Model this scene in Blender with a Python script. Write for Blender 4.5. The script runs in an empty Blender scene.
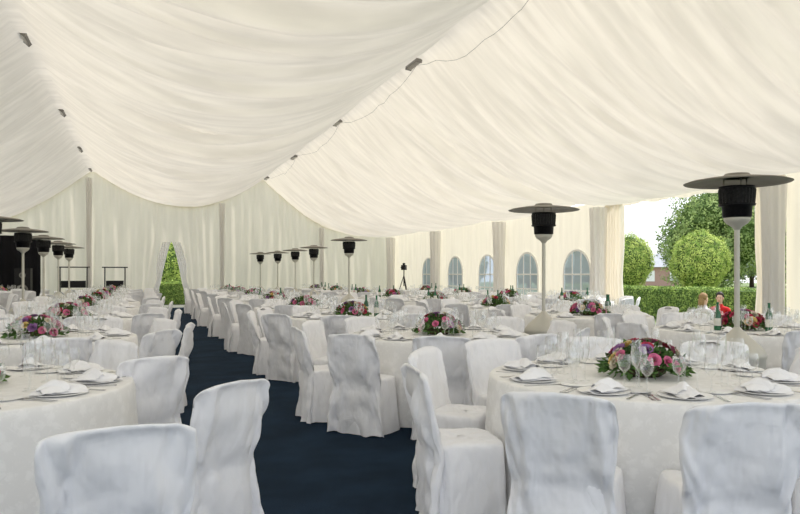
import bpy, math, random, bmesh
from mathutils import Vector, Matrix, noise
random.seed(7)
pi=math.pi
S=bpy.context.scene
COL=S.collection
S.view_settings.view_transform='Standard'
S.view_settings.look='None'
S.view_settings.exposure=0.04

TH=math.atan(258/700.0); CT,ST=math.cos(TH),math.sin(TH)
def plan(c,d):   # viewer aligned plan coordinates -> tent coordinates
    return (c*CT+d*ST, -c*ST+d*CT)

# ------------------------------------------------------------ materials
def new_mat(name):
    m=bpy.data.materials.new(name); m.use_nodes=True
    nt=m.node_tree; nt.nodes.clear()
    out=nt.nodes.new('ShaderNodeOutputMaterial')
    return m,nt,out
def pmat(name,col,rough=0.6,metal=0.0,var=0.08,scale=8.0,bump=0.0,bscale=60.0,spec=0.3,col2=None,stretch=None,bdist=.02):
    m,nt,out=new_mat(name)
    p=nt.nodes.new('ShaderNodeBsdfPrincipled')
    tc=nt.nodes.new('ShaderNodeTexCoord')
    mp=nt.nodes.new('ShaderNodeMapping')
    if stretch: mp.inputs['Scale'].default_value=stretch
    nt.links.new(tc.outputs['Object'],mp.inputs['Vector'])
    n=nt.nodes.new('ShaderNodeTexNoise'); n.inputs['Scale'].default_value=scale; n.inputs['Detail'].default_value=4
    nt.links.new(mp.outputs[0],n.inputs['Vector'])
    r=nt.nodes.new('ShaderNodeValToRGB')
    c2=col2 if col2 else tuple(max(0,c*(1-var)) for c in col)
    r.color_ramp.elements[0].position=.35; r.color_ramp.elements[1].position=.65
    r.color_ramp.elements[0].color=(*c2,1); r.color_ramp.elements[1].color=(*col,1)
    nt.links.new(n.outputs['Fac'],r.inputs['Fac']); nt.links.new(r.outputs['Color'],p.inputs['Base Color'])
    p.inputs['Roughness'].default_value=rough; p.inputs['Metallic'].default_value=metal
    p.inputs['Specular IOR Level'].default_value=spec
    if bump:
        n2=nt.nodes.new('ShaderNodeTexNoise'); n2.inputs['Scale'].default_value=bscale
        nt.links.new(mp.outputs[0],n2.inputs['Vector'])
        b=nt.nodes.new('ShaderNodeBump'); b.inputs['Strength'].default_value=bump; b.inputs['Distance'].default_value=bdist
        nt.links.new(n2.outputs['Fac'],b.inputs['Height']); nt.links.new(b.outputs[0],p.inputs['Normal'])
    nt.links.new(p.outputs[0],out.inputs[0])
    return m
def sheer(name,col,trans,tcol=None,var=.06,stretch=(1,1,1),scale=3,tvar=.2):
    m,nt,out=new_mat(name)
    tc=nt.nodes.new('ShaderNodeTexCoord'); mp=nt.nodes.new('ShaderNodeMapping'); mp.inputs['Scale'].default_value=stretch
    nt.links.new(tc.outputs['Object'],mp.inputs['Vector'])
    n=nt.nodes.new('ShaderNodeTexNoise'); n.inputs['Scale'].default_value=scale; n.inputs['Detail'].default_value=3; n.inputs['Roughness'].default_value=.5
    nt.links.new(mp.outputs[0],n.inputs['Vector'])
    d=nt.nodes.new('ShaderNodeBsdfDiffuse'); t=nt.nodes.new('ShaderNodeBsdfTranslucent'); mx=nt.nodes.new('ShaderNodeMixShader')
    for (cc,vv,sh) in ((col,var,d),(tcol or col,tvar,t)):
        r=nt.nodes.new('ShaderNodeValToRGB'); r.color_ramp.elements[0].position=.35; r.color_ramp.elements[1].position=.65
        r.color_ramp.elements[0].color=(cc[0]*(1-vv),cc[1]*(1-vv),cc[2]*(1-vv),1); r.color_ramp.elements[1].color=(*cc,1)
        nt.links.new(n.outputs['Fac'],r.inputs['Fac']); nt.links.new(r.outputs[0],sh.inputs['Color'])
    mx.inputs[0].default_value=trans
    nt.links.new(d.outputs[0],mx.inputs[1]); nt.links.new(t.outputs[0],mx.inputs[2]); nt.links.new(mx.outputs[0],out.inputs[0])
    return m
M_ceil=sheer('ceiling_lining_fabric',(.87,.83,.745),.27,(.96,.88,.745),var=.05,stretch=(.20,1.5,.20),scale=4,tvar=.20)  # stretched noise: layered-cloth streaks, plus fold shading put into the colour
M_wall=sheer('sheer_curtain_fabric',(.90,.865,.79),.33,(1.0,.92,.79),var=.04,stretch=(2,2,.25),tvar=.10)
M_back=sheer('gable_curtain_fabric',(.87,.84,.77),.42,(.97,.88,.76),var=.05,stretch=(1.5,1.5,.2),tvar=.12)
M_chair=pmat('chair_cover_cotton',(.92,.92,.945),.85,var=.03,scale=3,bump=.7,bscale=7,spec=.12,stretch=(1.6,1.6,.8),bdist=.04)
M_carpet=pmat('navy_carpet',(.015,.034,.064),.95,var=.35,scale=2.2,bump=.5,bscale=220,spec=.1)
M_grass=pmat('lawn_grass',(.22,.28,.12),.95,var=.35,scale=5,bump=.4,bscale=60)
M_path=pmat('gravel_path',(.20,.20,.16),.95,var=.25,scale=30,bump=.5)
M_heat=pmat('cream_enamel_metal',(.62,.60,.53),.45,.2,var=.06,spec=.4)
M_refl=pmat('brushed_reflector_metal',(.30,.28,.24),.5,.6,var=.2,scale=5)
M_burn=pmat('black_burner_shell',(.016,.016,.018),.45,.4,var=.5,scale=60)
M_grille=pmat('dark_burner_grille',(.05,.05,.05),.4,.7,var=.4,scale=60,bump=.6,bscale=160)
M_black=pmat('black_painted_surface',(.012,.012,.014),.6,var=.3)
M_blackcloth=pmat('black_stage_cloth',(.010,.010,.013),.9,var=.4,scale=2)
M_grey=pmat('grey_painted_metal',(.27,.26,.24),.5,.3,var=.1)
M_lampglass=pmat('frosted_lamp_glass',(.55,.52,.46),.3,var=.05)
M_china=pmat('white_glazed_china',(.92,.92,.92),.3,var=.02,spec=.4)
M_nap=pmat('white_napkin_linen',(.94,.94,.96),.85,var=.04,scale=20,bump=.1,bscale=80)
M_steel=pmat('polished_steel',(.62,.62,.63),.22,.95,var=.05)
M_bottle=pmat('green_bottle_glass',(.02,.14,.06),.08,var=.2,spec=.7)
M_label=pmat('pale_bottle_label',(.75,.75,.68),.6,var=.05)
M_bowl=pmat('dark_wicker_bowl',(.10,.07,.04),.8,var=.4,scale=50,bump=.5)
M_leafA=pmat('foliage_green',(.12,.23,.055),.6,col2=(.035,.09,.022),scale=14)
M_tree=pmat('tree_leaves',(.46,.56,.20),.8,col2=(.15,.24,.07),scale=2.2)
M_far=pmat('hazy_tree_leaves',(.44,.50,.38),.9,col2=(.29,.36,.26),scale=.8)
M_topi=pmat('topiary_leaves',(.66,.74,.20),.8,col2=(.24,.37,.07),scale=4.5)
M_hedge=pmat('hedge_leaves',(.42,.54,.13),.8,col2=(.11,.20,.045),scale=5.0)
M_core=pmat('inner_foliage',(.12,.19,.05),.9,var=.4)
M_bark=pmat('tree_bark',(.12,.085,.055),.9,var=.4,scale=12,bump=.5)
M_brick=pmat('red_brick_wall',(.50,.32,.27),.9,var=.2,scale=20)
M_roof=pmat('slate_roof',(.42,.43,.46),.8,var=.2)
def thin_mix(name,col,ftr,gl,rough=.05,tint=(1,1,1)):
    m,nt,out=new_mat(name)
    tr=nt.nodes.new('ShaderNodeBsdfTransparent'); g=nt.nodes.new('ShaderNodeBsdfGlossy'); d=nt.nodes.new('ShaderNodeBsdfDiffuse')
    tr.inputs['Color'].default_value=(*tint,1)
    g.inputs['Roughness'].default_value=rough; g.inputs['Color'].default_value=(1,1,1,1)
    n=nt.nodes.new('ShaderNodeTexNoise'); n.inputs['Scale'].default_value=6
    r=nt.nodes.new('ShaderNodeValToRGB'); r.color_ramp.elements[0].color=(*[c*.92 for c in col],1); r.color_ramp.elements[1].color=(*col,1)
    nt.links.new(n.outputs['Fac'],r.inputs['Fac']); nt.links.new(r.outputs[0],d.inputs['Color'])
    a=nt.nodes.new('ShaderNodeMixShader'); b=nt.nodes.new('ShaderNodeMixShader')
    a.inputs[0].default_value=gl
    nt.links.new(d.outputs[0],a.inputs[1]); nt.links.new(g.outputs[0],a.inputs[2])
    lw=nt.nodes.new('ShaderNodeLayerWeight'); lw.inputs['Blend'].default_value=.4
    mr=nt.nodes.new('ShaderNodeMapRange'); mr.inputs['To Min'].default_value=1-ftr; mr.inputs['To Max'].default_value=min(1,(1-ftr)+.55)
    nt.links.new(lw.outputs['Facing'],mr.inputs['Value'])
    nt.links.new(mr.outputs[0],b.inputs[0]); nt.links.new(tr.outputs[0],b.inputs[1]); nt.links.new(a.outputs[0],b.inputs[2])
    nt.links.new(b.outputs[0],out.inputs[0]); return m
M_glass=thin_mix('clear_glassware',(.75,.76,.76),.93,.8,tint=(.985,.99,.99))
M_pvc=thin_mix('clear_window_film',(.66,.77,.90),.60,.06,.3,(.74,.86,1.0))
def damask():
    m,nt,out=new_mat('white_damask_tablecloth')
    p=nt.nodes.new('ShaderNodeBsdfPrincipled'); tc=nt.nodes.new('ShaderNodeTexCoord')
    v=nt.nodes.new('ShaderNodeTexVoronoi'); v.inputs['Scale'].default_value=16
    n=nt.nodes.new('ShaderNodeTexNoise'); n.inputs['Scale'].default_value=26; n.inputs['Detail'].default_value=1; n.inputs['Distortion'].default_value=2.5
    nt.links.new(tc.outputs['Object'],v.inputs['Vector']); nt.links.new(tc.outputs['Object'],n.inputs['Vector'])
    mth=nt.nodes.new('ShaderNodeMath'); mth.operation='MULTIPLY'
    nt.links.new(v.outputs['Distance'],mth.inputs[0]); nt.links.new(n.outputs['Fac'],mth.inputs[1])
    r=nt.nodes.new('ShaderNodeValToRGB'); r.color_ramp.elements[0].position=.15; r.color_ramp.elements[1].position=.25
    r.color_ramp.elements[0].color=(.93,.925,.915,1); r.color_ramp.elements[1].color=(.875,.87,.86,1)
    nt.links.new(mth.outputs[0],r.inputs['Fac']); nt.links.new(r.outputs[0],p.inputs['Base Color'])
    p.inputs['Roughness'].default_value=.7; p.inputs['Specular IOR Level'].default_value=.2
    nt.links.new(p.outputs[0],out.inputs[0]); return m
M_cloth=damask()
def flower_mat(n,c): return pmat(n,c,.6,col2=tuple(x*.6 for x in c),scale=25)
M_fl=[flower_mat('pink_petals',(.82,.20,.38)),flower_mat('crimson_petals',(.55,.04,.10)),flower_mat('yellow_petals',(.85,.62,.22)),flower_mat('cream_petals',(.85,.78,.62)),flower_mat('violet_petals',(.38,.18,.44))]

# ------------------------------------------------------------ helpers
def mk_mesh(name,verts,faces,mats,smooth=True,fm=None):
    me=bpy.data.meshes.new(name); me.from_pydata([tuple(v) for v in verts],[],faces)
    if not isinstance(mats,(list,tuple)): mats=[mats]
    for m in mats: me.materials.append(m)
    if smooth: me.polygons.foreach_set('use_smooth',[True]*len(me.polygons))
    if fm: me.polygons.foreach_set('material_index',fm)
    me.update(); return me
def ob(name,data,loc=(0,0,0),rz=0,parent=None,label=None,cat=None,group=None,kind=None,rot=None,scale=None):
    o=bpy.data.objects.new(name,data); COL.objects.link(o)
    o.location=loc; o.rotation_euler=rot if rot else (0,0,rz)
    if scale: o.scale=scale
    if parent: o.parent=parent
    if label: o['label']=label
    if cat: o['category']=cat
    if group: o['group']=group
    if kind: o['kind']=kind
    return o
def lathe(prof,seg=24):
    V=[];F=[]
    for r,z in prof:
        for i in range(seg):
            a=2*pi*i/seg; V.append((r*math.cos(a),r*math.sin(a),z))
    for j in range(len(prof)-1):
        for i in range(seg):
            k=(i+1)%seg
            F.append((j*seg+i,j*seg+k,(j+1)*seg+k,(j+1)*seg+i))
    return V,F
def box(x0,x1,y0,y1,z0,z1):
    V=[(x0,y0,z0),(x1,y0,z0),(x1,y1,z0),(x0,y1,z0),(x0,y0,z1),(x1,y0,z1),(x1,y1,z1),(x0,y1,z1)]
    F=[(0,3,2,1),(4,5,6,7),(0,1,5,4),(1,2,6,5),(2,3,7,6),(3,0,4,7)]
    return V,F
def merge(parts):
    V=[];F=[]
    for v,f in parts:
        o=len(V); V+=list(v); F+=[tuple(i+o for i in q) for q in f]
    return V,F
def xform(vf,M):
    return [tuple(M@Vector(v)) for v in vf[0]],vf[1]
def tube(p0,p1,r0,r1=None,seg=10):
    r1=r0 if r1 is None else r1
    p0=Vector(p0);p1=Vector(p1); q=(p1-p0).to_track_quat('Z','Y').to_matrix().to_4x4()
    L=(p1-p0).length
    return xform(lathe([(0.0001,0),(r0,0),(r1,L),(.0001,L)],seg),Matrix.Translation(p0)@q)
def nz(x,y=0,z=0): return noise.noise(Vector((x,y,z)))
def ridge(x,y=0,z=0): return 1-2.4*abs(noise.noise(Vector((x,y,z))))

# ------------------------------------------------------------ tent shell
UL,UR=-8.5,10.5; V0,V1=-2.2,29.5
L1,L2,ZL=-1.8,4.73,5.29; EL,ER=2.95,3.07
BAY=4.95; PV=9.1
def ceil_base(u,v):
    if u<L1: t=(u-UL)/(L1-UL); z=EL+(ZL-EL)*t-.62*4*t*(1-t)
    elif u<L2: t=(u-L1)/(L2-L1); z=ZL-.95*4*t*(1-t)
    else: t=(u-L2)/(UR-L2); z=ZL+(ER-ZL)*t-.56*4*t*(1-t)
    w=4*t*(1-t)
    b=abs(math.sin(pi*(v-PV)/BAY))
    z-=.40*w*b**.7
    return z,w
def ceil_z(u,v):
    z,w=ceil_base(u,v)
    wv=v+.65*nz(u*.20,v*.16,3)+.05*nz(u*.9,v*.6,9)
    f=.20*ridge(wv*.85,u*.10,1.3)+.095*ridge(wv*2.0,u*.16,5.1)+.034*ridge(wv*4.8,u*.25,8.8)+.007*ridge(wv*12,u*.4,4)
    return z-(.22+.70*w)*f+.08
V=[];F=[];du=.2;dv=.033
nu=int((UR-UL)/du)+1; nv=int((V1-V0)/dv)+1
for j in range(nv):
    v=V0+(V1-V0)*j/(nv-1)
    for i in range(nu):
        u=UL+(UR-UL)*i/(nu-1); V.append((u,v,ceil_z(u,v)))
for j in range(nv-1):
    for i in range(nu-1):
        a=j*nu+i; F.append((a,a+1,a+nu+1,a+nu))
ob('ceiling',mk_mesh('ceiling',V,F,M_ceil),label='cream draped tent lining hanging in gathered swags',kind='structure')

V,F=box(UL,UR,V0-4,V1,-.06,0)
ob('floor',mk_mesh('floor',V,F,M_carpet,False),label='dark navy blue carpet floor of the marquee',kind='structure')
V,F=box(-60,90,-40,110,-.3,-.07)
ob('lawn',mk_mesh('lawn',V,F,M_grass,False),label='green lawn around the marquee',kind='structure')
V,F=box(.2,2.3,29.55,62,-.069,-.04)
ob('garden_path',mk_mesh('garden_path',V,F,M_path,False),label='dark grey gravel path leading away from the gable doorway',cat='path')

DU,DW,DH=1.1,.60,2.65
def back_pt(u,z):
    return V1-.08+.016*math.sin(u*2*pi/.37+5*nz(u*.8,z*.12))+.05*nz(u*2.0,z*.22,4)+.02*nz(u*6,z*.3,2)
def edge(z): 
    return DW*(max(0,1-z/DH)**.75)+.04*math.sin(z*4)*max(0,1-z/DH) if z<DH else 0
def back_panel(name,side):
    V=[];F=[]; ua,ub=(UL,DU) if side<0 else (DU,UR)
    n=int((ub-ua)/.045); m=26
    for i in range(n+1):
        t=i/n; u0=ua+(ub-ua)*t
        zt=ceil_base(min(max(u0,UL),UR),V1)[0]+.16
        for k in range(m+1):
            z=zt*k/m
            e=edge(z)
            w=max(0,1-abs(u0-DU)/1.7)**2
            u=u0-e*w if side<0 else u0+e*w
            V.append((u,back_pt(u0,z),z))
    for i in range(n):
        for k in range(m):
            a=i*(m+1)+k; F.append((a,a+m+1,a+m+2,a+1))
    ob(name,mk_mesh(name,V,F,M_back),label='gathered cream curtain wall at the gable end',kind='structure')
back_panel('wall_back_left',-1); back_panel('wall_back_right',1)
M_dc=sheer('white_door_curtain',(.97,.97,.98),.25,(1,1,1),var=.03,stretch=(3,3,.3),tvar=.05)
for sd in (-1,1):
    V=[];F=[];n=36;m=24
    for i in range(n+1):
        t=i/n
        for k in range(m+1):
            z=2.6*k/m+.01
            tie=math.exp(-((z-1.05)/.45)**2)
            wdt=.40-.20*tie-.10*(z/2.6)
            inner=edge(z)*.85+.01
            u=DU+sd*(inner+wdt*t+.08*tie)
            V.append((u,V1-.28+.022*math.sin(t*2*pi*4)*(1-.4*tie),z))
    for i in range(n):
        for k in range(m):
            a=i*(m+1)+k; F.append((a,a+m+1,a+m+2,a+1))
    ob('door_curtain',mk_mesh('door_curtain',V,F,M_dc),label='soft white curtain tied back beside the gable doorway',cat='curtain',group='tied back doorway curtains')
def side_wall(name,U,va,vb,zt,holes=(),fold=.035,per=.30):
    V=[];F=[];st=.045; n=max(2,int((vb-va)/st)); m=int(zt/.06)
    for i in range(n+1):
        v=va+(vb-va)*i/n
        for k in range(m+1):
            z=zt*k/m
            dm=1
            for (hv,hw,z0,z1) in holes:
                if abs(v-hv)<hw+.12: dm=.15
            V.append((U+dm*fold*math.sin(v*2*pi/per+1.2*nz(v,z*.3)),v,z))
    for i in range(n):
        for k in range(m):
            vc=va+(vb-va)*(i+.5)/n; zc=zt*(k+.5)/m; skip=False
            for (hv,hw,z0,z1) in holes:
                x=abs(vc-hv)
                if x<hw and z0<zc:
                    top=(z1-hw)+math.sqrt(max(0,hw*hw-x*x))
                    if zc<top: skip=True
            if skip: continue
            a=i*(m+1)+k; F.append((a,a+m+1,a+m+2,a+1))
    return ob(name,mk_mesh(name,V,F,M_wall),label='cream fabric side wall of the marquee',kind='structure')
side_wall('wall_left',UL+.03,4,V1,EL+.02,fold=.05)
M_frame=pmat('white_window_tape',(.92,.91,.88),.6)
HW,Z0,Z1=.58,.56,1.95
def arch_pts(hw,z0,z1,n=16):
    p=[(-hw,z0)]
    for i in range(n+1):
        a=pi-pi*i/n; p.append((hw*math.cos(a),(z1-hw)+hw*math.sin(a)))
    p.append((hw,z0)); return p
def make_window(idx,v):
    U=UR-.03
    e=ob('window_%d'%idx,None,(U,v,0),label='arched clear film window with white glazing bars',kind='structure')
    o=arch_pts(HW+.04,Z0-.04,Z1+.04); i_=arch_pts(HW-.015,Z0+.015,Z1-.015)
    V=[];F=[];n=len(o)
    for x in (-.012,.012):
        V+=[(x,p[0],p[1]) for p in o]+[(x,p[0],p[1]) for p in i_]
    for k in range(n):
        q=(k+1)%n
        F.append((k,q,n+q,n+k)); F.append((2*n+k,3*n+k,3*n+q,2*n+q)); F.append((k,2*n+k,2*n+q,q)); F.append((n+k,n+q,3*n+q,3*n+k))
    ob('window_frame',mk_mesh('window_frame',V,F,M_frame,False),parent=e,kind='structure')
    p=arch_pts(HW,Z0,Z1); V=[(0,a,b) for a,b in p]; 
    ob('window_pane',mk_mesh('window_pane',V,[tuple(range(len(p)))],M_pvc,False),parent=e,kind='structure')
    parts=[]
    for y in (-.19,.19):
        h=(Z1-HW)+math.sqrt(HW*HW-y*y)
        parts.append(box(-.01,.01,y-.022,y+.022,Z0,h))
    for z in (.92,1.34):
        parts.append(box(-.009,.009,-HW,HW,z-.022,z+.022))
    V,F=merge(parts); ob('glazing_bars',mk_mesh('glazing_bars',V,F,M_frame,False),parent=e,kind='structure')
wi=1
for k in range(-1,4):
    va=PV+BAY*k
    if k==0: continue
    holes=[]
    for off in ((1.24,3.71) if k<3 else (1.24,)):
        holes.append((va+off,HW,Z0,Z1))
    side_wall('wall_right_%d'%(k+2),UR,va,va+BAY,ER+.02,holes,fold=.02,per=.5)
    for h in holes: make_window(wi,h[0]); wi+=1
side_wall('wall_right_6',UR,PV+4*BAY,V1,ER+.02,fold=.02)
def gathered(name,va,vb,taper):
    V=[];F=[];n=60;m=30;zt=ER+.02
    for i in range(n+1):
        t=i/n
        for k in range(m+1):
            z=zt*k/m
            pinch=1-.10*math.exp(-((z-1.25)/.5)**2)+.06*nz(z*.8,va)
            if taper>0: v=va+(vb-va)*t*pinch
            else: v=vb-(vb-va)*(1-t)*pinch
            V.append((UR-.05+.06*math.sin(t*2*pi*6+nz(t*4,z*.5)*2),v,z))
    for i in range(n):
        for k in range(m):
            a=i*(m+1)+k; F.append((a,a+m+1,a+m+2,a+1))
    ob(name,mk_mesh(name,V,F,M_wall),label='white side curtain drawn back beside the open bay',cat='curtain',group='drawn back side curtains')
gathered('side_curtain',PV,PV+.58,1); gathered('side_curtain',PV+BAY-.62,PV+BAY,-1)
V=[];F=[];n=120
for i in range(n+1):
    v=PV+BAY*i/n
    V.append((UR-.02+.02*math.sin(v*20),v,ER+.05)); V.append((UR-.02+.035*math.sin(v*20),v,ER-.13+.02*math.sin(v*7)))
for i in range(n): F.append((2*i,2*i+2,2*i+3,2*i+1))
ob('trim_1',mk_mesh('trim_1',V,F,M_wall),label='short fabric valance above the open bay',kind='structure')
M_post=sheer('post_wrapping_fabric',(.95,.93,.89),.18,(.97,.94,.88),var=.05,stretch=(3,3,.3))
def post_mesh(zt,rr=.16):
    V=[];F=[];seg=60;m=14
    for k in range(m+1):
        z=zt*k/m
        for i in range(seg):
            a=2*pi*i/seg; r=rr+.018*math.sin(a*9+z*.4)+.012*nz(a*2,z)+.04*(z/zt)**4
            V.append((r*math.cos(a),r*math.sin(a),z))
    for k in range(m):
        for i in range(seg):
            j=(i+1)%seg; F.append((k*seg+i,k*seg+j,(k+1)*seg+j,(k+1)*seg+i))
    return mk_mesh('tent_post',V,F,M_post)
PM=post_mesh(ER-.14)
for k in range(-2,5):
    v=PV+BAY*k
    ob('tent_post',PM,(UR-.28,v,0),label='tent upright wrapped in gathered cream fabric',cat='post',group='fabric wrapped side posts')
for u in (-1.9,3.05,7.2):
    ob('tent_post',post_mesh(min(ceil_z(u+q,V1-.3) for q in (-.2,0,.2))-.08,.07),(u,V1-.3,0),label='tall gable upright wrapped in gathered cream fabric',cat='post',group='fabric wrapped gable posts')

# ------------------------------------------------------------ chair
def chair_parts(seed,N=72,hi=True):
    rs=random.Random(seed); ph=rs.random()*6
    V=[];F=[]
    lv=[(0.008,1),(.03,.985),(.06,.97),(.10,.945),(.14,.92),(.18,.89),(.22,.87),(.26,.85),(.30,.83),(.34,.81),(.38,.79),(.41,.78),(.435,.775),(.452,.765),(.463,.74),(.469,.62),(.466,.40),(.458,.15)]
    if not hi: lv=lv[::3]+[lv[-1]]
    for z,sc in lv:
        f=max(0,1-z/.45)
        for i in range(N):
            a=2*pi*i/N; ca,sa=math.cos(a),math.sin(a)
            x=math.copysign(abs(ca)**.32,ca); y=math.copysign(abs(sa)**.32,sa)
            k=1+f**.6*(.036*math.sin(a*7+ph)+.070*ridge(ca*2.6+seed,sa*2.6,z*.8)-.035)+.07*f*nz(ca*2+seed,sa*2,z*1.5)+.010*ridge(ca*2+seed,sa*2,z*4)-.01
            hx=(.208+.045*f)*(sc/.775 if z>.44 else 1); hy=(.185+.012*f)*(sc/.775 if z>.44 else 1)
            zz=z+.010*nz(x*3+seed,y*3,1)*(1 if z>.44 else 0)
            if z<.01: zz=.006+.025*max(0,nz(a*1.5,seed))
            V.append((x*hx*k,y*hy*k-.005,zz))
    for j in range(len(lv)-1):
        for i in range(N):
            k=(i+1)%N; F.append((j*N+i,j*N+k,(j+1)*N+k,(j+1)*N+i))
    F.append(tuple((len(lv)-1)*N+i for i in range(N)))
    seat=(V,F)
    V=[];F=[]
    T=44 if hi else 11
    ts=[ (j/(T-1))*.965 for j in range(T)]+[.980,.990,.997,1.0]
    T=len(ts); sk=rs.uniform(-.03,.03)
    for ti,t in enumerate(ts):
        for i in range(N):
            a=2*pi*i/N; ca,sa=math.cos(a),math.sin(a)
            s=math.copysign(abs(ca)**.36,ca); q=math.copysign(abs(sa)**.6,sa)
            zt=.850-.020*s*s-.016*abs(s)**10+sk*.35*s+.010*nz(s*3,seed)
            z=.008+t*zt
            f=max(0,1-z/.46)
            up=min(1,max(0,(z-.45)/.25)); tp=max(0,(z-.74)/.12)
            hw=.220+.042*f**1.2+.026*up-.010*tp**2
            if t>.965: hw-=.006*((t-.965)/.035)**2
            th=.021+.007*math.sin(pi*min(1,t*1.1))
            if t>.965: th*=math.sqrt(max(.03,1-((t-.965)/.0355)**2))
            yc=-.185-.100*max(0,(z-.38))/.46 - .025*f
            yc+= .022*s*s*min(1,z/.5)-.012
            en=1 if t<.965 else (1-t)/.035
            dg=ridge(s*1.9+seed-z*1.4,z*1.5+abs(s)*1.3,seed)
            w=.032*dg+.024*ridge(s*3.0+seed+z*2,z*2.6-s,2)+.012*ridge(s*6+z*3,z*5,seed)
            w+=.016*math.exp(-((z-.47)/.07)**2)*ridge(s*2,z*9,seed)
            w=(w-.024)*(.25+.75*en)
            w+=f*(.018*math.sin(s*8+ph+z*2)+.046*(ridge(s*2.8+seed,z*.7,5)-.5))
            x=s*hw*(1+.05*nz(z*4,seed)+.026*ridge(z*7,seed,s))
            zz=z if ti>0 else .006+.025*max(0,nz(s*2,seed,7))
            V.append((x,yc+q*th+w*(1 if q<0 else .6),zz))
    for j in range(T-1):
        for i in range(N):
            k=(i+1)%N; F.append((j*N+i,j*N+k,(j+1)*N+k,(j+1)*N+i))
    F.append(tuple((T-1)*N+i for i in range(N)))
    return seat,(V,F)
CH=[]
for s in range(5):
    a,b=chair_parts(s*3+1)
    CH.append((mk_mesh('seat',*a,M_chair),mk_mesh('backrest',*b,M_chair)))
CL=[]
for s in range(3):
    a,b=chair_parts(s*5+2,N=30,hi=False)
    CL.append(mk_mesh('banquet_chair',*merge([a,b]),M_chair))
lf,ff=lathe([(.012,0),(.011,.42)],8); M_leg=mk_mesh('leg',lf,ff,M_grey)
CLAB='banquet chair in a floor-length white fabric slipcover'
nch=0
def chair(x,y,face,near,label=CLAB,group='covered chairs around the round tables',var=None):
    global nch; nch+=1
    rz=math.atan2(face[1],face[0])-pi/2
    if near:
        e=ob('banquet_chair',None,(x,y,0),rz,label=label,cat='chair',group=group)
        s,b=CH[var] if var is not None else random.choice(CH)
        ob('seat',s,parent=e); ob('backrest',b,parent=e)
        for lx in (-.17,.17):
            for ly in (-.15,.13): ob('leg',M_leg,(lx,ly,0),parent=e)
    else:
        ob('banquet_chair',random.choice(CL),(x,y,0),rz,label=label,cat='chair',group=group)

# ------------------------------------------------------------ table
def cloth_mesh(seed,N=200):
    V=[];F=[];R=.905
    rings=[(0.02,.75),(.3,.75),(.6,.75),(.82,.75),(R-.02,.7495),(R-.005,.747),(R,.740)]
    for r,z in rings:
        for i in range(N):
            a=2*pi*i/N; V.append((r*math.cos(a),r*math.sin(a),z))
    zs=[.70,.64,.56,.47,.38,.28,.18,.09,.006]
    for z in zs:
        f=1-z/.75
        for i in range(N):
            a=2*pi*i/N
            w=math.sin(a*13+2.2*nz(math.cos(a)*2+seed,math.sin(a)*2))*.5+.7*(ridge(math.cos(a)*4.5+seed,math.sin(a)*4.5,z*.4)-.4)
            r=R+.004+f**.7*(.022+.034*w)
            V.append((r*math.cos(a),r*math.sin(a),z))
    n=len(rings)+len(zs)
    for j in range(n-1):
        for i in range(N):
            k=(i+1)%N; F.append((j*N+i,(j+1)*N+i,(j+1)*N+k,j*N+k))
    F.append(tuple(range(N)))
    return mk_mesh('tablecloth',V,F,M_cloth)
TC=[cloth_mesh(i*2.7) for i in range(3)]
v_,f_=lathe([(.0001,.715),(.88,.715),(.88,.742),(.0001,.742)],48); M_ttop=mk_mesh('table_top',v_,f_,pmat('plywood_table_top',(.45,.32,.18),.7,scale=6),False)
v_,f_=lathe([(.0001,0),(.3,0),(.3,.03),(.05,.06),(.05,.68),(.2,.715)],24); M_tped=mk_mesh('table_pedestal',v_,f_,M_grey)

v_,f_=lathe([(.0001,.004),(.075,.004),(.085,.006),(.128,.012),(.132,.013),(.131,.010),(.086,.002),(.075,0),(.0001,0)],32); P_plate=mk_mesh('dinner_plate',v_,f_,M_china)
v_,f_=lathe([(.0001,.003),(.05,.003),(.078,.009),(.080,.008),(.052,0),(.0001,0)],24); P_bread=mk_mesh('bread_plate',v_,f_,M_china)
def napkin(seed):
    V=[];F=[]
    def layer(w,d,z0,h,off,rot):
        o=len(V);n=14;m=8
        for i in range(n+1):
            for j in range(m+1):
                x=-w/2+w*i/n; y=(-d/2+d*j/m)*(1-.55*i/n)
                z=z0+h*(1-abs(2*j/m-1)**1.5)*(.35+.65*(1-abs(2*i/n-1)**2))+.005*nz(x*30+seed,y*30)
                xx=x*math.cos(rot)-y*math.sin(rot)+off; yy=x*math.sin(rot)+y*math.cos(rot)
                V.append((xx,yy,z))
        for i in range(n):
            for j in range(m):
                a=o+i*(m+1)+j; F.append((a,a+m+1,a+m+2,a+1))
        F.append((o, o+m, o+n*(m+1)+m, o+n*(m+1)))
    layer(.26,.16,.008,.022,0,0); layer(.21,.15,.016,.038,.012,.35); layer(.15,.12,.024,.048,-.02,-.25)
    return mk_mesh('folded_napkin',V,F,M_nap)
P_nap=[napkin(1),napkin(5)]
def glass_mesh(kind,seg=18):
    if kind==0: pr=[(.036,0),(.035,.002),(.006,.006),(.004,.02),(.004,.095),(.012,.107),(.034,.13),(.042,.16),(.040,.195),(.034,.225)]
    elif kind==1: pr=[(.032,0),(.031,.002),(.006,.006),(.004,.02),(.004,.10),(.008,.11),(.020,.135),(.027,.17),(.026,.21),(.023,.25)]
    else: pr=[(.032,0),(.031,.002),(.005,.006),(.004,.02),(.004,.075),(.010,.083),(.027,.10),(.034,.125),(.032,.15),(.028,.175)]
    return lathe(pr,seg)
P_gl=[]
for k,nm in ((0,'water_goblet'),(1,'champagne_flute'),(2,'wine_glass')):
    v,f=glass_mesh(k); P_gl.append((nm,mk_mesh(nm,v,f,M_glass)))
far_gl=[glass_mesh(k,8) for k in range(3)]
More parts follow.
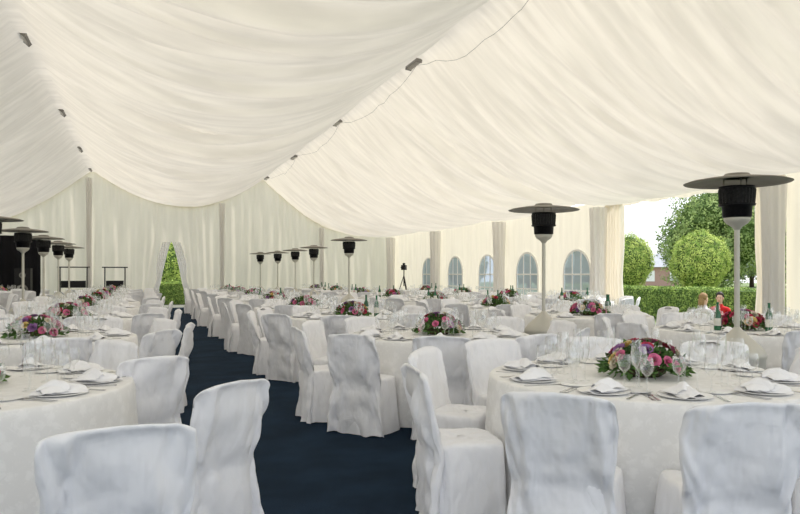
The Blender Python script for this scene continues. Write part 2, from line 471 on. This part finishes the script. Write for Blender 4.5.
def extr(pts,z0,z1):
    n=len(pts); V=[(x,y,z0) for x,y in pts]+[(x,y,z1) for x,y in pts]
    F=[tuple(range(n-1,-1,-1)),tuple(range(n,2*n))]+[(i,(i+1)%n,n+(i+1)%n,n+i) for i in range(n)]
    return V,F
fk=[extr([(-.009,-.10),(.009,-.10),(.004,.0),(.004,.02),(.012,.035),(.013,.05),(-.013,.05),(-.012,.035),(-.004,.02),(-.004,0)],.001,.004)]
for i in range(4):
    x=-.0105+.007*i; fk.append(extr([(x-.002,.05),(x+.002,.05),(x+.001,.095),(x-.001,.095)],.001,.004))
P_fork=mk_mesh('dinner_fork',*merge(fk),M_steel,False)
P_knife=mk_mesh('table_knife',*extr([(-.009,-.11),(.008,-.11),(.006,.0),(.010,.01),(.010,.09),(.002,.115),(-.006,.10),(-.007,0)],.001,.004),M_steel,False)
v_,f_=lathe([(.0001,0),(.034,0),(.036,.01),(.036,.16),(.030,.19),(.015,.22),(.0125,.28),(.0145,.285),(.0145,.30),(.0001,.30)],20); P_bot=mk_mesh('bottle_body',v_,f_,M_bottle)
v_,f_=lathe([(.0368,.05),(.0368,.13)],20); P_lab=mk_mesh('bottle_label',v_,f_,M_label)

def bloom(mat,seed):
    rs=random.Random(seed);V=[];F=[]
    for ring,(n,tilt,L) in enumerate(((5,.25,.020),(7,.65,.028),(9,1.1,.034))):
        for i in range(n):
            a=2*pi*i/n+ring*.4+rs.random()*.2; w=L*.55
            d=Vector((math.cos(a)*math.sin(tilt),math.sin(a)*math.sin(tilt),math.cos(tilt)))
            s=Vector((-math.sin(a),math.cos(a),0)); up=Vector((math.cos(a),math.sin(a),0))
            o=len(V); b=up*.003
            for (t,ww,cv) in ((0,.3,0),(.5,1,.002),(.85,.85,.0),(1.0,.35,-.004)):
                c=b+d*L*t+Vector((0,0,cv)); V.append(c-s*w*ww); V.append(c+d.cross(s)*-.004); V.append(c+s*w*ww)
            for k in range(3):
                q=o+3*k; F.append((q,q+1,q+4,q+3)); F.append((q+1,q+2,q+5,q+4))
    return mk_mesh('flower_bloom',V,F,mat)
BL=[bloom(m,i) for i,m in enumerate(M_fl)]
def leaf_mesh(seed,n=560,rx=.29,ry=.24,h=.15):
    rs=random.Random(seed);V=[];F=[]
    for i in range(n):
        a=rs.random()*2*pi; e=math.acos(rs.random()**.9) if rs.random()<.85 else 1.45
        rr=rs.uniform(.5,1.0)
        p=Vector((rx*rr*math.sin(e)*math.cos(a),ry*rr*math.sin(e)*math.sin(a),.025+h*rr*math.cos(e)))
        d=Vector((math.cos(a)*math.sin(e)+rs.gauss(0,.35),math.sin(a)*math.sin(e)+rs.gauss(0,.35),math.cos(e)*.9+rs.gauss(0,.3))).normalized()
        L=rs.uniform(.035,.075); w=L*rs.uniform(.16,.28)
        s=d.cross(Vector((rs.random()-.5,rs.random()-.5,rs.random()))).normalized(); nn=d.cross(s)
        o=len(V)
        V+= [p, p+d*L*.5-s*w, p+d*L*.5+nn*.006, p+d*L*.5+s*w, p+d*L-nn*.01-Vector((0,0,.012))]
        F+=[(o,o+1,o+2),(o,o+2,o+3),(o+1,o+4,o+2),(o+2,o+4,o+3)]
    for v in V: v.z=max(v.z,.006)
    return V,F
v_,f_=lathe([(.0001,0),(.09,0),(.12,.02),(.13,.045),(.122,.045),(.11,.02),(.0001,.02)],24); P_bowl=mk_mesh('flower_bowl',v_,f_,M_bowl)
LM=[mk_mesh('foliage',*leaf_mesh(s),M_leafA,False) for s in range(3)]
def centerpiece(x,y,z,near,seed,lab):
    rs=random.Random(seed)
    e=ob('flower_centerpiece',None,(x,y,z),rs.random()*6,label=lab,cat='flower arrangement',group='table flower centerpieces')
    ob('flower_bowl',P_bowl,parent=e); ob('foliage',LM[seed%3],parent=e)
    n=34 if near else 15
    for i in range(n):
        a=rs.random()*6.28; t=math.acos(rs.uniform(.12,1)); 
        p=(.26*math.sin(t)*math.cos(a),.215*math.sin(t)*math.sin(a),.035+.165*math.cos(t))
        ci=rs.choice([0,0,0,1,1,2,3,4])
        ob('flower_bloom',BL[ci],p,parent=e,rot=(-t*math.sin(a),t*math.cos(a),0),scale=(1.0+.35*rs.random(),)*3 if near else (1.3,)*3)
FL=['low bowl arrangement of pink and yellow blooms with dark greenery','low bowl arrangement of pink and crimson blooms with greenery','low mixed flower arrangement with trailing green foliage']

HEAT=[(4.96,4.8),(4.78,7.7),(4.68,16.25),(5.0,21.3),(5.0,24.1),(4.9,26.9),(4.5,28.6),(-2.12,11.9),(-2.12,14.95),(-2.12,17.9),(-2.12,20.9),(-2.12,23.9)]
TAB=[]
for i in range(8): TAB.append((2.78,3.38+3.05*i))
for v in (5.83,8.63,11.45,14.3,17.1,19.9,22.7,25.5): TAB.append((6.1,v))
for v in (13.2,16.0,18.8,21.6): TAB.append((8.9,v))
for v in (4.3,7.4,10.4,13.4,16.4,19.4,22.4,25.4): TAB.append((-.95,v))
for v in (19.0,22.2,25.2): TAB.append((-4.25,v))
def D_(u,v): return u*ST+v*CT
TAB.sort(key=lambda p:D_(*p))
gcount=0; farV=[];farF=[]
for ti,(tu,tv) in enumerate(TAB):
    D=D_(tu,tv); near=D<9.5
    e=ob('round_table',None,(tu,tv,0),random.random()*6,label='round banquet table under a floor-length white damask tablecloth',cat='table',group='round banquet tables')
    ob('tablecloth',TC[ti%3],parent=e,label='white damask tablecloth'); ob('table_top',M_ttop,parent=e); ob('table_pedestal',M_tped,parent=e)
    leftnear=(abs(tu+.95)<.01 and abs(tv-4.3)<.01)
    rightnear=(abs(tu-2.78)<.01 and abs(tv-3.38)<.01)
    second=(abs(tu-2.78)<.01 and abs(tv-6.43)<.01)
    n=10 if D<17 else 8
    a0=math.atan2(-CT,-ST)+math.radians(-1.5 if n==10 else 8)
    seats=[]
    for k in range(n):
        jit=random.uniform(-.04,.04)
        if rightnear: jit={0:-.045,1:.05}.get(k,jit)
        if second: jit={1:.04,2:.06}.get(k,jit)
        a=a0-2*pi*k/n+jit
        seats.append(a)
        R=1.13+random.uniform(-.02,.04)
        x=tu+R*math.cos(a); y=tv+R*math.sin(a)
        if leftnear: continue
        if any(math.hypot(x-h[0],y-h[1])<.56 for h in HEAT): continue
        fa=a+pi+random.uniform(-.13,.13)
        if nch<296: chair(x,y,(math.cos(fa),math.sin(fa)),D<11)
    if leftnear:
        for i,(c,d,fx,fy) in enumerate(((-1.03,2.54,-.42,.9),(-1.0,3.38,-1,.52),(-1.68,4.40,-.75,.62),(-2.25,5.0,-.5,-1))):
            x,y=plan(c,d); f=plan(fx,fy); chair(x,y,f,True,label='pulled-out banquet chair in a white fabric slipcover' if d<3.6 else CLAB,var=(3,1,2,0)[i])
    Z=.7502
    centerpiece(tu,tv,Z,D<12,ti,FL[ti%3])
    for k,a in enumerate(seats):
        ca,sa=math.cos(a),math.sin(a)
        def pos(r,off):
            return (tu+r*ca-off*sa, tv+r*sa+off*ca)
        px,py=pos(.72,0)
        ob('dinner_plate',P_plate,(px,py,Z),label='round white china plate laid at a place setting',cat='plate',group='dinner plates on the tables')
        ob('folded_napkin',P_nap[(k+ti)%2],(px,py,Z+.003),a+random.uniform(-.8,.8),label='folded white linen napkin lying on a plate',cat='napkin',group='napkins on the plates')
        if D<8.5:
            x,y=pos(.58,-.20); ob('bread_plate',P_bread,(x,y,Z),label='small white bread plate beside a place setting',cat='plate',group='bread plates on the tables')
            for off in (-.155,-.18):
                x,y=pos(.74,off); ob('dinner_fork',P_fork,(x,y,Z),a+pi/2,label='polished steel fork laid beside a plate',cat='fork',group='forks on the tables')
            x,y=pos(.74,.16); ob('table_knife',P_knife,(x,y,Z),a+pi/2,label='polished steel knife laid beside a plate',cat='knife',group='knives on the tables')
        gl=((.52,.15,0),(.44,.10,1),(.57,.21,2),(.50,.04,2))
        for gi,(r,off,kind) in enumerate(gl):
            if D>9.5 and gi>=3: continue
            if D>20 and gi==2: continue
            x,y=pos(r+random.uniform(-.012,.012),(off*.85)+random.uniform(-.01,.01))
            if gcount<296:
                gcount+=1; nm,me=P_gl[kind]
                lab={0:'clear stemmed water goblet on the tablecloth',1:'clear tall champagne flute on the tablecloth',2:'small clear stemmed wine glass on the tablecloth'}[kind]
                ob(nm,me,(x,y,Z),label=lab,cat='glass',group='glassware on the tables')
            else:
                o=len(farV); v,f=far_gl[kind]; farV+=[(p[0]+x,p[1]+y,p[2]+Z) for p in v]; farF+=[tuple(i+o for i in q) for q in f]
    if (D>7 and ti%2==0 and tu>0) or tu>5:
        for q in range(2):
            aa=random.random()*6.28
            b=ob('water_bottle',None,(tu+.34*math.cos(aa),tv+.34*math.sin(aa),Z),label='green glass bottle with a pale label',cat='bottle',group='green bottles on the tables')
            ob('bottle_body',P_bot,parent=b); ob('bottle_label',P_lab,parent=b)
ob('distant_glassware',mk_mesh('distant_glassware',farV,farF,M_glass),label='clear stemmed glasses crowding the distant tables',cat='glassware',kind='stuff')

# ------------------------------------------------------------ patio heaters
hb=mk_mesh('heater_base',*lathe([(.0001,0),(.25,0),(.25,.05),(.23,.06),(.23,.60),(.24,.62),(.235,.66),(.19,.72),(.11,.79),(.05,.85),(.025,.88),(.0001,.88)],36),M_heat)
hp=mk_mesh('heater_pole',*lathe([(.023,.86),(.023,1.82)],16),M_heat)
hv=mk_mesh('control_head',*lathe([(.024,1.74),(.045,1.77),(.09,1.80),(.11,1.83),(.11,1.85),(.0001,1.85)],28),M_heat)
hu=mk_mesh('burner',*lathe([(.09,1.85),(.12,1.855),(.125,1.95),(.15,1.955),(.155,1.97),(.125,1.975),(.12,2.09),(.15,2.10),(.15,2.125),(.0001,2.13)],28),M_burn)
gv,gf=lathe([(.145,1.972),(.148,2.0),(.152,2.05),(.155,2.10)],56)
gv=[(x*(1 if (i%56)%2 else .94),y*(1 if (i%56)%2 else .94),z) for i,(x,y,z) in enumerate(gv)]
hg=mk_mesh('burner_grille',gv,gf,M_grille,False)
hr=mk_mesh('reflector',*lathe([(.10,2.198),(.25,2.19),(.40,2.168),(.44,2.155),(.445,2.160),(.40,2.176),(.25,2.20),(.12,2.215),(.10,2.24),(.03,2.248),(.0001,2.248)],40),M_refl)
HS=[mk_mesh('reflector_bracket',*tube((.11*math.cos(a),.11*math.sin(a),2.12),(.11*math.cos(a),.11*math.sin(a),2.20),.006,seg=6),M_refl) for a in (0,2.09,4.19)]
for i,(u,v) in enumerate(HEAT):
    e=ob('patio_heater',None,(u,v,0),label='standing gas patio heater with black burner and wide disc reflector',cat='heater',group='patio heaters between the tables')
    for nm,me in [('heater_base',hb),('heater_pole',hp),('control_head',hv),('burner',hu),('burner_grille',hg),('reflector',hr)]+[('reflector_bracket',h) for h in HS]:
        ob(nm,me,parent=e)

# ------------------------------------------------------------ ceiling floodlights
fbody=mk_mesh('lamp_housing',*merge([box(-.055,.055,-.27,.27,-.02,.03),box(-.06,.06,-.275,-.26,-.035,.035),box(-.06,.06,.26,.275,-.035,.035)]),M_grey,False)
flens=mk_mesh('lamp_lens',*box(-.045,.045,-.25,.25,-.03,-.021),M_lampglass,False)
fbr=[mk_mesh('lamp_bracket',*tube((0,y,.03),(0,y,.09),.006),M_grey) for y in (-.18,.18)]
for U,vs in ((L1,(12.9,18.6,23.8,28.2)),(L2,(12.1,17.5,23.0,28.4))):
    for v in vs:
        z=min(ceil_z(U,v+q) for q in (-.25,-.12,0,.12,.25))
        e=ob('ceiling_floodlight',None,(U,v,z-.09),label='slim grey floodlight hung from the draped ceiling seam',cat='lamp',group='floodlights along the ceiling seams')
        e.rotation_euler=(0,.7 if U<0 else .1,0)
        ob('lamp_housing',fbody,parent=e); ob('lamp_lens',flens,parent=e)
        for b in fbr: ob('lamp_bracket',b,parent=e)
pts=[];vs=[2.0,7.6,12.1,17.5,23.0,28.4]
for a,b in zip(vs[:-1],vs[1:]):
    for k in range(14):
        t=k/14; v=a+(b-a)*t; u=L2+.06+.16*4*t*(1-t)*(1 if a>8 else 1.6)
        pts.append((u,v,min(ceil_z(u,v+q) for q in (-.1,0,.1))-.03))
parts=[tube(p,q,.0035,seg=5) for p,q in zip(pts[:-1],pts[1:])]
ob('power_cable',mk_mesh('power_cable',*merge(parts),M_grey),label='thin grey power cable running along the ceiling seam',cat='cable')

# ------------------------------------------------------------ stage corner
V=[];F=[];n=120
for i in range(n+1):
    u=-7.3+3.8*i/n
    for z in (.02,1.2,2.1,2.75): V.append((u,28.75+.05*math.sin(u*18),z))
for i in range(n):
    for k in range(3): a=i*4+k; F.append((a,a+4,a+5,a+1))
ob('stage_backdrop',mk_mesh('stage_backdrop',V,F,M_blackcloth),label='black pleated cloth backdrop behind the stage',cat='backdrop')
ob('stage_platform',mk_mesh('stage_platform',*box(-7.6,-3.4,27.2,28.65,0,.45),M_blackcloth,False),label='low black stage platform',cat='stage')
def speaker(u,v,z,h,w,label):
    e=ob('loudspeaker',None,(u,v,z),label=label,cat='speaker')
    ob('speaker_cabinet',mk_mesh('speaker_cabinet',*box(-w/2,w/2,-w/2,w/2,0,h),M_black,False),parent=e)
    for zz,r in ((h*.32,w*.36),(h*.78,w*.2)):
        me=mk_mesh('speaker_cone',*xform(lathe([(r,0),(r,.02),(r*.85,.02),(r*.25,-.03),(.0001,-.01)],24),Matrix.Translation((0,-w/2-.0,zz))@Matrix.Rotation(pi/2,4,'X')),M_grey)
        ob('speaker_cone',me,parent=e)
speaker(-3.9,27.6,.45,1.1,.5,'black loudspeaker standing on the stage')
speaker(-5.6,27.6,.45,1.1,.5,'black loudspeaker standing on the stage')
def rail(u,v,w,label):
    e=ob('equipment_stand',None,(u,v,0),label=label,cat='equipment stand')
    ob('stand_frame',mk_mesh('stand_frame',*merge([tube((-w/2,0,0),(-w/2,0,1.62),.022),tube((w/2,0,0),(w/2,0,1.62),.022),tube((-w/2-.1,0,1.6),(w/2+.1,0,1.6),.022)]),M_black),parent=e)
    ob('equipment_box',mk_mesh('equipment_box',*box(-w/2+.05,w/2-.05,-.25,.25,.85,1.1),M_black,False),parent=e)
rail(-2.35,28.2,.9,'low dark metal stand carrying black sound equipment')
rail(-.95,28.3,.7,'dark metal rail stand with a black equipment case')

e=ob('video_camera',None,(9.15,24.4,0),2.6,label='dark video camera mounted on a black tripod',cat='camera')
parts=[tube((0,0,1.3),(.42*math.cos(a),.42*math.sin(a),.01),.016,.012) for a in (.3,2.4,4.5)]+[tube((0,0,.9),(0,0,1.5),.02)]
ob('tripod',mk_mesh('tripod',*merge(parts),M_black),parent=e)
ob('camera_body',mk_mesh('camera_body',*merge([box(-.07,.07,-.2,.2,1.5,1.68),box(-.03,.03,-.1,.1,1.68,1.76)]),M_black,False),parent=e)
ob('camera_lens',mk_mesh('camera_lens',*tube((0,.2,1.59),(0,.34,1.59),.05,.06,16),M_black),parent=e)

# ------------------------------------------------------------ garden
def blob(c,r,sub=3,amp=.12,seed=0):
    bm=bmesh.new(); bmesh.ops.create_icosphere(bm,subdivisions=sub,radius=1)
    V=[]
    for v in bm.verts:
        k=1+amp*nz(v.co.x*2.2+seed,v.co.y*2.2,v.co.z*2.2)
        V.append((c[0]+v.co.x*r[0]*k,c[1]+v.co.y*r[1]*k,c[2]+v.co.z*r[2]*k))
    F=[tuple(x.index for x in f.verts) for f in bm.faces]; bm.free(); return V,F
def leaves_on(c,r,n,size,seed,amp=.12,spread=.05):
    rs=random.Random(seed);V=[];F=[]
    for i in range(n):
        d=Vector((rs.gauss(0,1),rs.gauss(0,1),rs.gauss(0,1))).normalized()
        k=(1+amp*nz(d.x*2.2+seed,d.y*2.2,d.z*2.2))*rs.uniform(.97,1+spread)*(1+spread*.8*nz(d.x*7,d.y*7,d.z*7+seed))
        p=Vector((c[0]+d.x*r[0]*k,c[1]+d.y*r[1]*k,c[2]+d.z*r[2]*k))
        t=(d+Vector((rs.gauss(0,.5),rs.gauss(0,.5),rs.gauss(0,.5)))).normalized()
        s=t.orthogonal().normalized(); s.rotate(Matrix.Rotation(rs.random()*6,3,t)); q=t.cross(s)
        L=size*rs.uniform(.6,1.3); o=len(V)
        V+=[p-s*L*.5,p+q*L*.32,p+s*L*.5,p-q*L*.32]; F.append((o,o+1,o+2,o+3))
    return V,F
def tree(name,u,v,blobs,trunk_h,tr,mat,n,size,label,amp=.12,spread=.05):
    e=ob(name,None,(u,v,-.07),label=label,cat='tree')
    ob('trunk',mk_mesh('trunk',*tube((0,0,0),(0,0,trunk_h),tr,tr*.7,12),M_bark),parent=e)
    cores=[];lv=[]
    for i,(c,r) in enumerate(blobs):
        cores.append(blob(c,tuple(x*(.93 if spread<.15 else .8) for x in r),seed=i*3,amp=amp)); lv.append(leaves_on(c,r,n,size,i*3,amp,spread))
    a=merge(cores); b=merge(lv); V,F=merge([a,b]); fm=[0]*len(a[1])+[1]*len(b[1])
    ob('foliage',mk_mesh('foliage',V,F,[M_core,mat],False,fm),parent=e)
tree('topiary_tree',17.9,18.9,[((0,0,1.85),(.88,.88,.94))],1.2,.09,M_topi,15000,.055,'round clipped topiary tree with light green leaves',.14,.10)
tree('topiary_tree',17.9,22.6,[((0,0,1.9),(.85,.85,1.0))],1.2,.09,M_topi,12000,.055,'round clipped topiary tree with light green leaves',.14,.10)
tree('garden_tree',24.2,25.0,[((0,0,4.0),(1.4,1.4,1.2)),((.9,-.9,3.0),(1.4,1.4,1.4)),((-.7,.7,2.8),(1.0,1.0,1.0)),((.9,-.4,4.9),(1.0,1.0,.9)),((-.5,-.3,1.8),(1.4,1.4,1.2))],4,.2,M_tree,5500,.12,'tall leafy garden tree',.3,.28)
tree('garden_tree',23.6,19.2,[((0,0,3.4),(1.4,1.4,1.8)),((.5,-.8,4.8),(1.2,1.2,1.1)),((0,.6,1.9),(1.2,1.2,1.3))],4,.2,M_tree,5500,.12,'tall leafy garden tree with drooping branches',.3,.28)
for (u,v,s) in ((26,58,.8),(38,64,.75),(47,66,.8),(30,74,.9),(62,58,1.4)):
    tree('garden_tree',u,v,[((0,0,3.4*s),(3*s,3*s,2.4*s)),((2*s,0,2.6*s),(2.4*s,2.2*s,1.8*s)),((-2.4*s,0,2.2*s),(2.2*s,2*s,1.7*s))],3,.25,M_far,2500,.3,'distant rounded garden tree',.2,.12)
for (u,v) in ((-.9,37),(4.2,37),(1.9,45)):
    tree('garden_tree',u,v,[((0,0,2.3),(1.2,1.2,1.7)),((.3,0,1.0),(1.2,1.2,1.1))],2.5,.2,M_topi,5000,.12,'leafy green tree beyond the gable doorway',.25,.12)
def hedge(u0,u1,v0,v1,h,label,front=.05):
    V,F=[],[]
    rs=random.Random(3)
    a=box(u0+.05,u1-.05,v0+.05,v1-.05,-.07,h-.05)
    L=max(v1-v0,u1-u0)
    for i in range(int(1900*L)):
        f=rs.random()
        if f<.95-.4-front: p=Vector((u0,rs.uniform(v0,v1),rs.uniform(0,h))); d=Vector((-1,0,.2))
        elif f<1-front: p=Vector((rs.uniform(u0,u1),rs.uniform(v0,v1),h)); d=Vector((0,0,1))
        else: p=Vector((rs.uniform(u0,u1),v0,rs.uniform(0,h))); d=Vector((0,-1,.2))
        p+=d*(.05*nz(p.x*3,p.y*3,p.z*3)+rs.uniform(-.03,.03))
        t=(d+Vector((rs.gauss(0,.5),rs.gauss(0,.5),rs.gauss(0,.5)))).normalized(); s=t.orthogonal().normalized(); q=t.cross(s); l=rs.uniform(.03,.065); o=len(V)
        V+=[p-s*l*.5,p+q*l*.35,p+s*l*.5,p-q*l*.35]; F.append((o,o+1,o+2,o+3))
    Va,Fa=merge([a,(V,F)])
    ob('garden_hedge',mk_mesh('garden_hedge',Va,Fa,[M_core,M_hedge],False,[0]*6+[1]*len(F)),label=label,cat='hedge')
hedge(15.2,16.2,11,25,.92,'long low clipped green hedge')
hedge(.0,3.6,33.2,34.0,.95,'short clipped hedge beyond the gable doorway',.5)
e=ob('brick_building',None,(41.5,50,-.07),-.6,label='distant red brick building with a grey slate roof',cat='building')
ob('building_wall',mk_mesh('building_wall',*box(-3,3,-2.5,2.5,0,2.0),M_brick,False),parent=e)
V=[(-3.3,-2.8,2.0),(3.3,-2.8,2.0),(3.3,2.8,2.0),(-3.3,2.8,2.0),(-2.2,0,3.2),(2.2,0,3.2)]
ob('building_roof',mk_mesh('building_roof',V,[(0,1,5,4),(1,2,5),(2,3,4,5),(3,0,4),(0,3,2,1)],M_roof,False),parent=e)
for x in (-1.9,0,1.9):
    ob('building_window',mk_mesh('building_window',*box(x-.35,x+.35,-2.54,-2.48,.8,1.7),M_frame,False),parent=e)
e=ob('garden_lamp',None,(19.5,25.2,-.07),label='slim dark garden lamp post with a white globe',cat='street lamp')
ob('lamp_pole',mk_mesh('lamp_pole',*tube((0,0,0),(0,0,1.9),.03,.025),M_black),parent=e)
ob('lamp_globe',mk_mesh('lamp_globe',*blob((0,0,2.0),(.12,.12,.13),2,0),M_china),parent=e)

# ------------------------------------------------------------ people
M_skin=pmat('skin',(.72,.45,.33),.6,var=.08); M_hairL=pmat('fair_hair',(.36,.22,.10),.7,var=.3,scale=30); M_hairD=pmat('dark_hair',(.03,.02,.015),.6,var=.3)
M_red=pmat('red_shirt_cloth',(.62,.02,.02),.8,var=.2); M_pale=pmat('pale_shirt_cloth',(.66,.60,.60),.8,var=.1); M_jean=pmat('denim_cloth',(.06,.09,.16),.85,var=.3); M_eye=pmat('dark_eye',(.02,.015,.01),.3); M_shoe=pmat('brown_shoe_leather',(.08,.045,.025),.5)
def skinmesh(name,pts,edges,mat,root=0,sub=2):
    me=bpy.data.meshes.new(name); me.from_pydata([p[:3] for p in pts],edges,[])
    o=bpy.data.objects.new('tmp_'+name,me); COL.objects.link(o)
    sm=o.modifiers.new('s','SKIN'); ss=o.modifiers.new('d','SUBSURF'); ss.levels=sub
    for i,p in enumerate(pts):
        sv=me.skin_vertices[0].data[i]; r=p[3]; sv.radius=(r,p[4] if len(p)>4 else r); sv.use_root=(i==root)
    dg=bpy.context.evaluated_depsgraph_get(); dg.update()
    m2=bpy.data.meshes.new_from_object(o.evaluated_get(dg)); m2.name=name
    bpy.data.objects.remove(o); m2.materials.clear(); m2.materials.append(mat)
    m2.polygons.foreach_set('use_smooth',[True]*len(m2.polygons)); return m2
def person(u,v,rz,shirt,hair,long,label):
    P=[(0,0,.11,.14,.11),(0,0,.28,.12,.09),(0,0,.46,.15,.095),(0,.01,.53,.06,.06),(0,.015,.60,.048,.05),(0,.02,.68,.070,.085),(0,.02,.78,.072,.09),(0,.02,.84,.045,.055)]
    E=[(i,i+1) for i in range(7)]
    tag={(0,1):'s',(1,2):'s',(2,3):'s'}
    for sx in (-1,1):
        b=len(P)
        P+=[(sx*.09,.08,.10,.085),(sx*.16,.33,.34,.065),(sx*.15,.40,.30,.058),(sx*.13,.58,.05,.036),(sx*.13,.70,.035,.03)]
        e=[(0,b),(b,b+1),(b+1,b+2),(b+2,b+3),(b+3,b+4)]; E+=e
        for q in e[:4]: tag[q]='t'
        tag[e[4]]='f'
        b=len(P)
        P+=[(sx*.17,0,.49,.05),(sx*.24,.05,.30,.04),(sx*.22,.20,.26,.033),(sx*.15,.32,.36,.024),(sx*.13,.36,.385,.026)]
        e=[(2,b),(b,b+1),(b+1,b+2),(b+2,b+3),(b+3,b+4)]; E+=e
        tag[e[0]]='s'; tag[e[1]]='s'; tag[e[2]]='s'
        h=b+4
        for k in range(4):
            f=len(P); ox=sx*(.13-.03+.018*k)
            P+=[(ox,.40,.388,.009),(ox*.98,.43+.004*(k%2),.375,.008),(ox*.95,.44,.352,.007)]; E+=[(h,f),(f,f+1),(f+1,f+2)]
        f=len(P); P+=[(sx*.095,.36,.37,.010),(sx*.08,.385,.365,.008)]; E+=[(h,f),(f,f+1)]
    body=skinmesh('person',P,E,M_skin)
    o=ob('person',body,(u,v,-.07),rz,label=label,cat='person',scale=(1.1,)*3)
    def cls(co):
        best=None
        for (a,b) in E:
            A=Vector(P[a][:3]);B=Vector(P[b][:3]); AB=B-A; t=max(0,min(1,(co-A).dot(AB)/AB.length_squared))
            r=P[a][3]*(1-t)+P[b][3]*t; d=(co-A-AB*t).length-r
            if best is None or d<best[0]: best=(d,tag.get((a,b),'b'))
        return best[1]
    cl=[cls(v.co) for v in body.vertices]
    for nm,tg,mat,off in (('shirt','s',shirt,.010),('trousers','t',M_jean,.008),('shoes','f',M_shoe,.008)):
        V=[];F=[];mp={}
        for p in body.polygons:
            if sum(cl[i]==tg for i in p.vertices)>=2:
                for i in p.vertices:
                    if i not in mp:
                        mp[i]=len(V); V.append(body.vertices[i].co+body.vertices[i].normal*off)
                F.append(tuple(mp[i] for i in p.vertices))
        if F: ob(nm,mk_mesh(nm,V,F,mat),parent=o)
    hp=[blob((0,-.012,.79),(.085,.10,.098),3,.1)]
    if long: hp.append(blob((0,-.07,.68),(.075,.045,.13),3,.15))
    V,F=merge(hp); V=[(x,min(y,.09) if z>.80 else min(y,.02),z) for x,y,z in V]
    ob('hair',mk_mesh('hair',V,F,hair),parent=o)
    ob('nose',mk_mesh('nose',*blob((0,.118,.715),(.011,.018,.02),2,0),M_skin),parent=o)
    ob('mouth',mk_mesh('mouth',*blob((0,.103,.672),(.024,.008,.006),2,0),M_red),parent=o)
    for sx in (-1,1):
        ob('eye',mk_mesh('eye',*blob((sx*.03,.104,.742),(.011,.007,.007),2,0),M_eye),parent=o)
        ob('ear',mk_mesh('ear',*blob((sx*.078,.015,.73),(.01,.02,.03),2,0),M_skin),parent=o)
person(12.65,13.25,-1.5,M_pale,M_hairL,True,'fair-haired person in a pale top sitting on the grass')
person(13.75,13.85,2.2,M_red,M_hairD,False,'dark-haired person in a red shirt sitting on the grass')

# ------------------------------------------------------------ light
w=bpy.data.worlds.new('World'); S.world=w; w.use_nodes=True; nt=w.node_tree; nt.nodes.clear()
out=nt.nodes.new('ShaderNodeOutputWorld'); bg=nt.nodes.new('ShaderNodeBackground')
tc=nt.nodes.new('ShaderNodeTexCoord'); sx=nt.nodes.new('ShaderNodeSeparateXYZ'); r=nt.nodes.new('ShaderNodeValToRGB')
nt.links.new(tc.outputs['Generated'],sx.inputs[0]); nt.links.new(sx.outputs['Z'],r.inputs['Fac'])
r.color_ramp.elements[0].position=0; r.color_ramp.elements[0].color=(.92,.94,.96,1)
r.color_ramp.elements[1].position=.7; r.color_ramp.elements[1].color=(.66,.75,.90,1)
nt.links.new(r.outputs[0],bg.inputs['Color']); bg.inputs['Strength'].default_value=1.6
nt.links.new(bg.outputs[0],out.inputs[0])
sl=bpy.data.lights.new('sun','SUN'); sl.energy=5.2; sl.angle=.03; sl.color=(1,.95,.87)
so=bpy.data.objects.new('sun',sl); COL.objects.link(so)
so.rotation_euler=Vector((.62,.06,.77)).to_track_quat('Z','Y').to_euler()

cam=bpy.data.cameras.new('camera'); cam.sensor_width=36; cam.lens=31.5; cam.shift_y=17/800; cam.clip_end=300
co=bpy.data.objects.new('camera',cam); COL.objects.link(co); co.location=(0,0,1.35); co.rotation_euler=(pi/2,0,-TH)
S.camera=co
print('chairs',nch,'glasses',gcount,'tables',len(TAB))
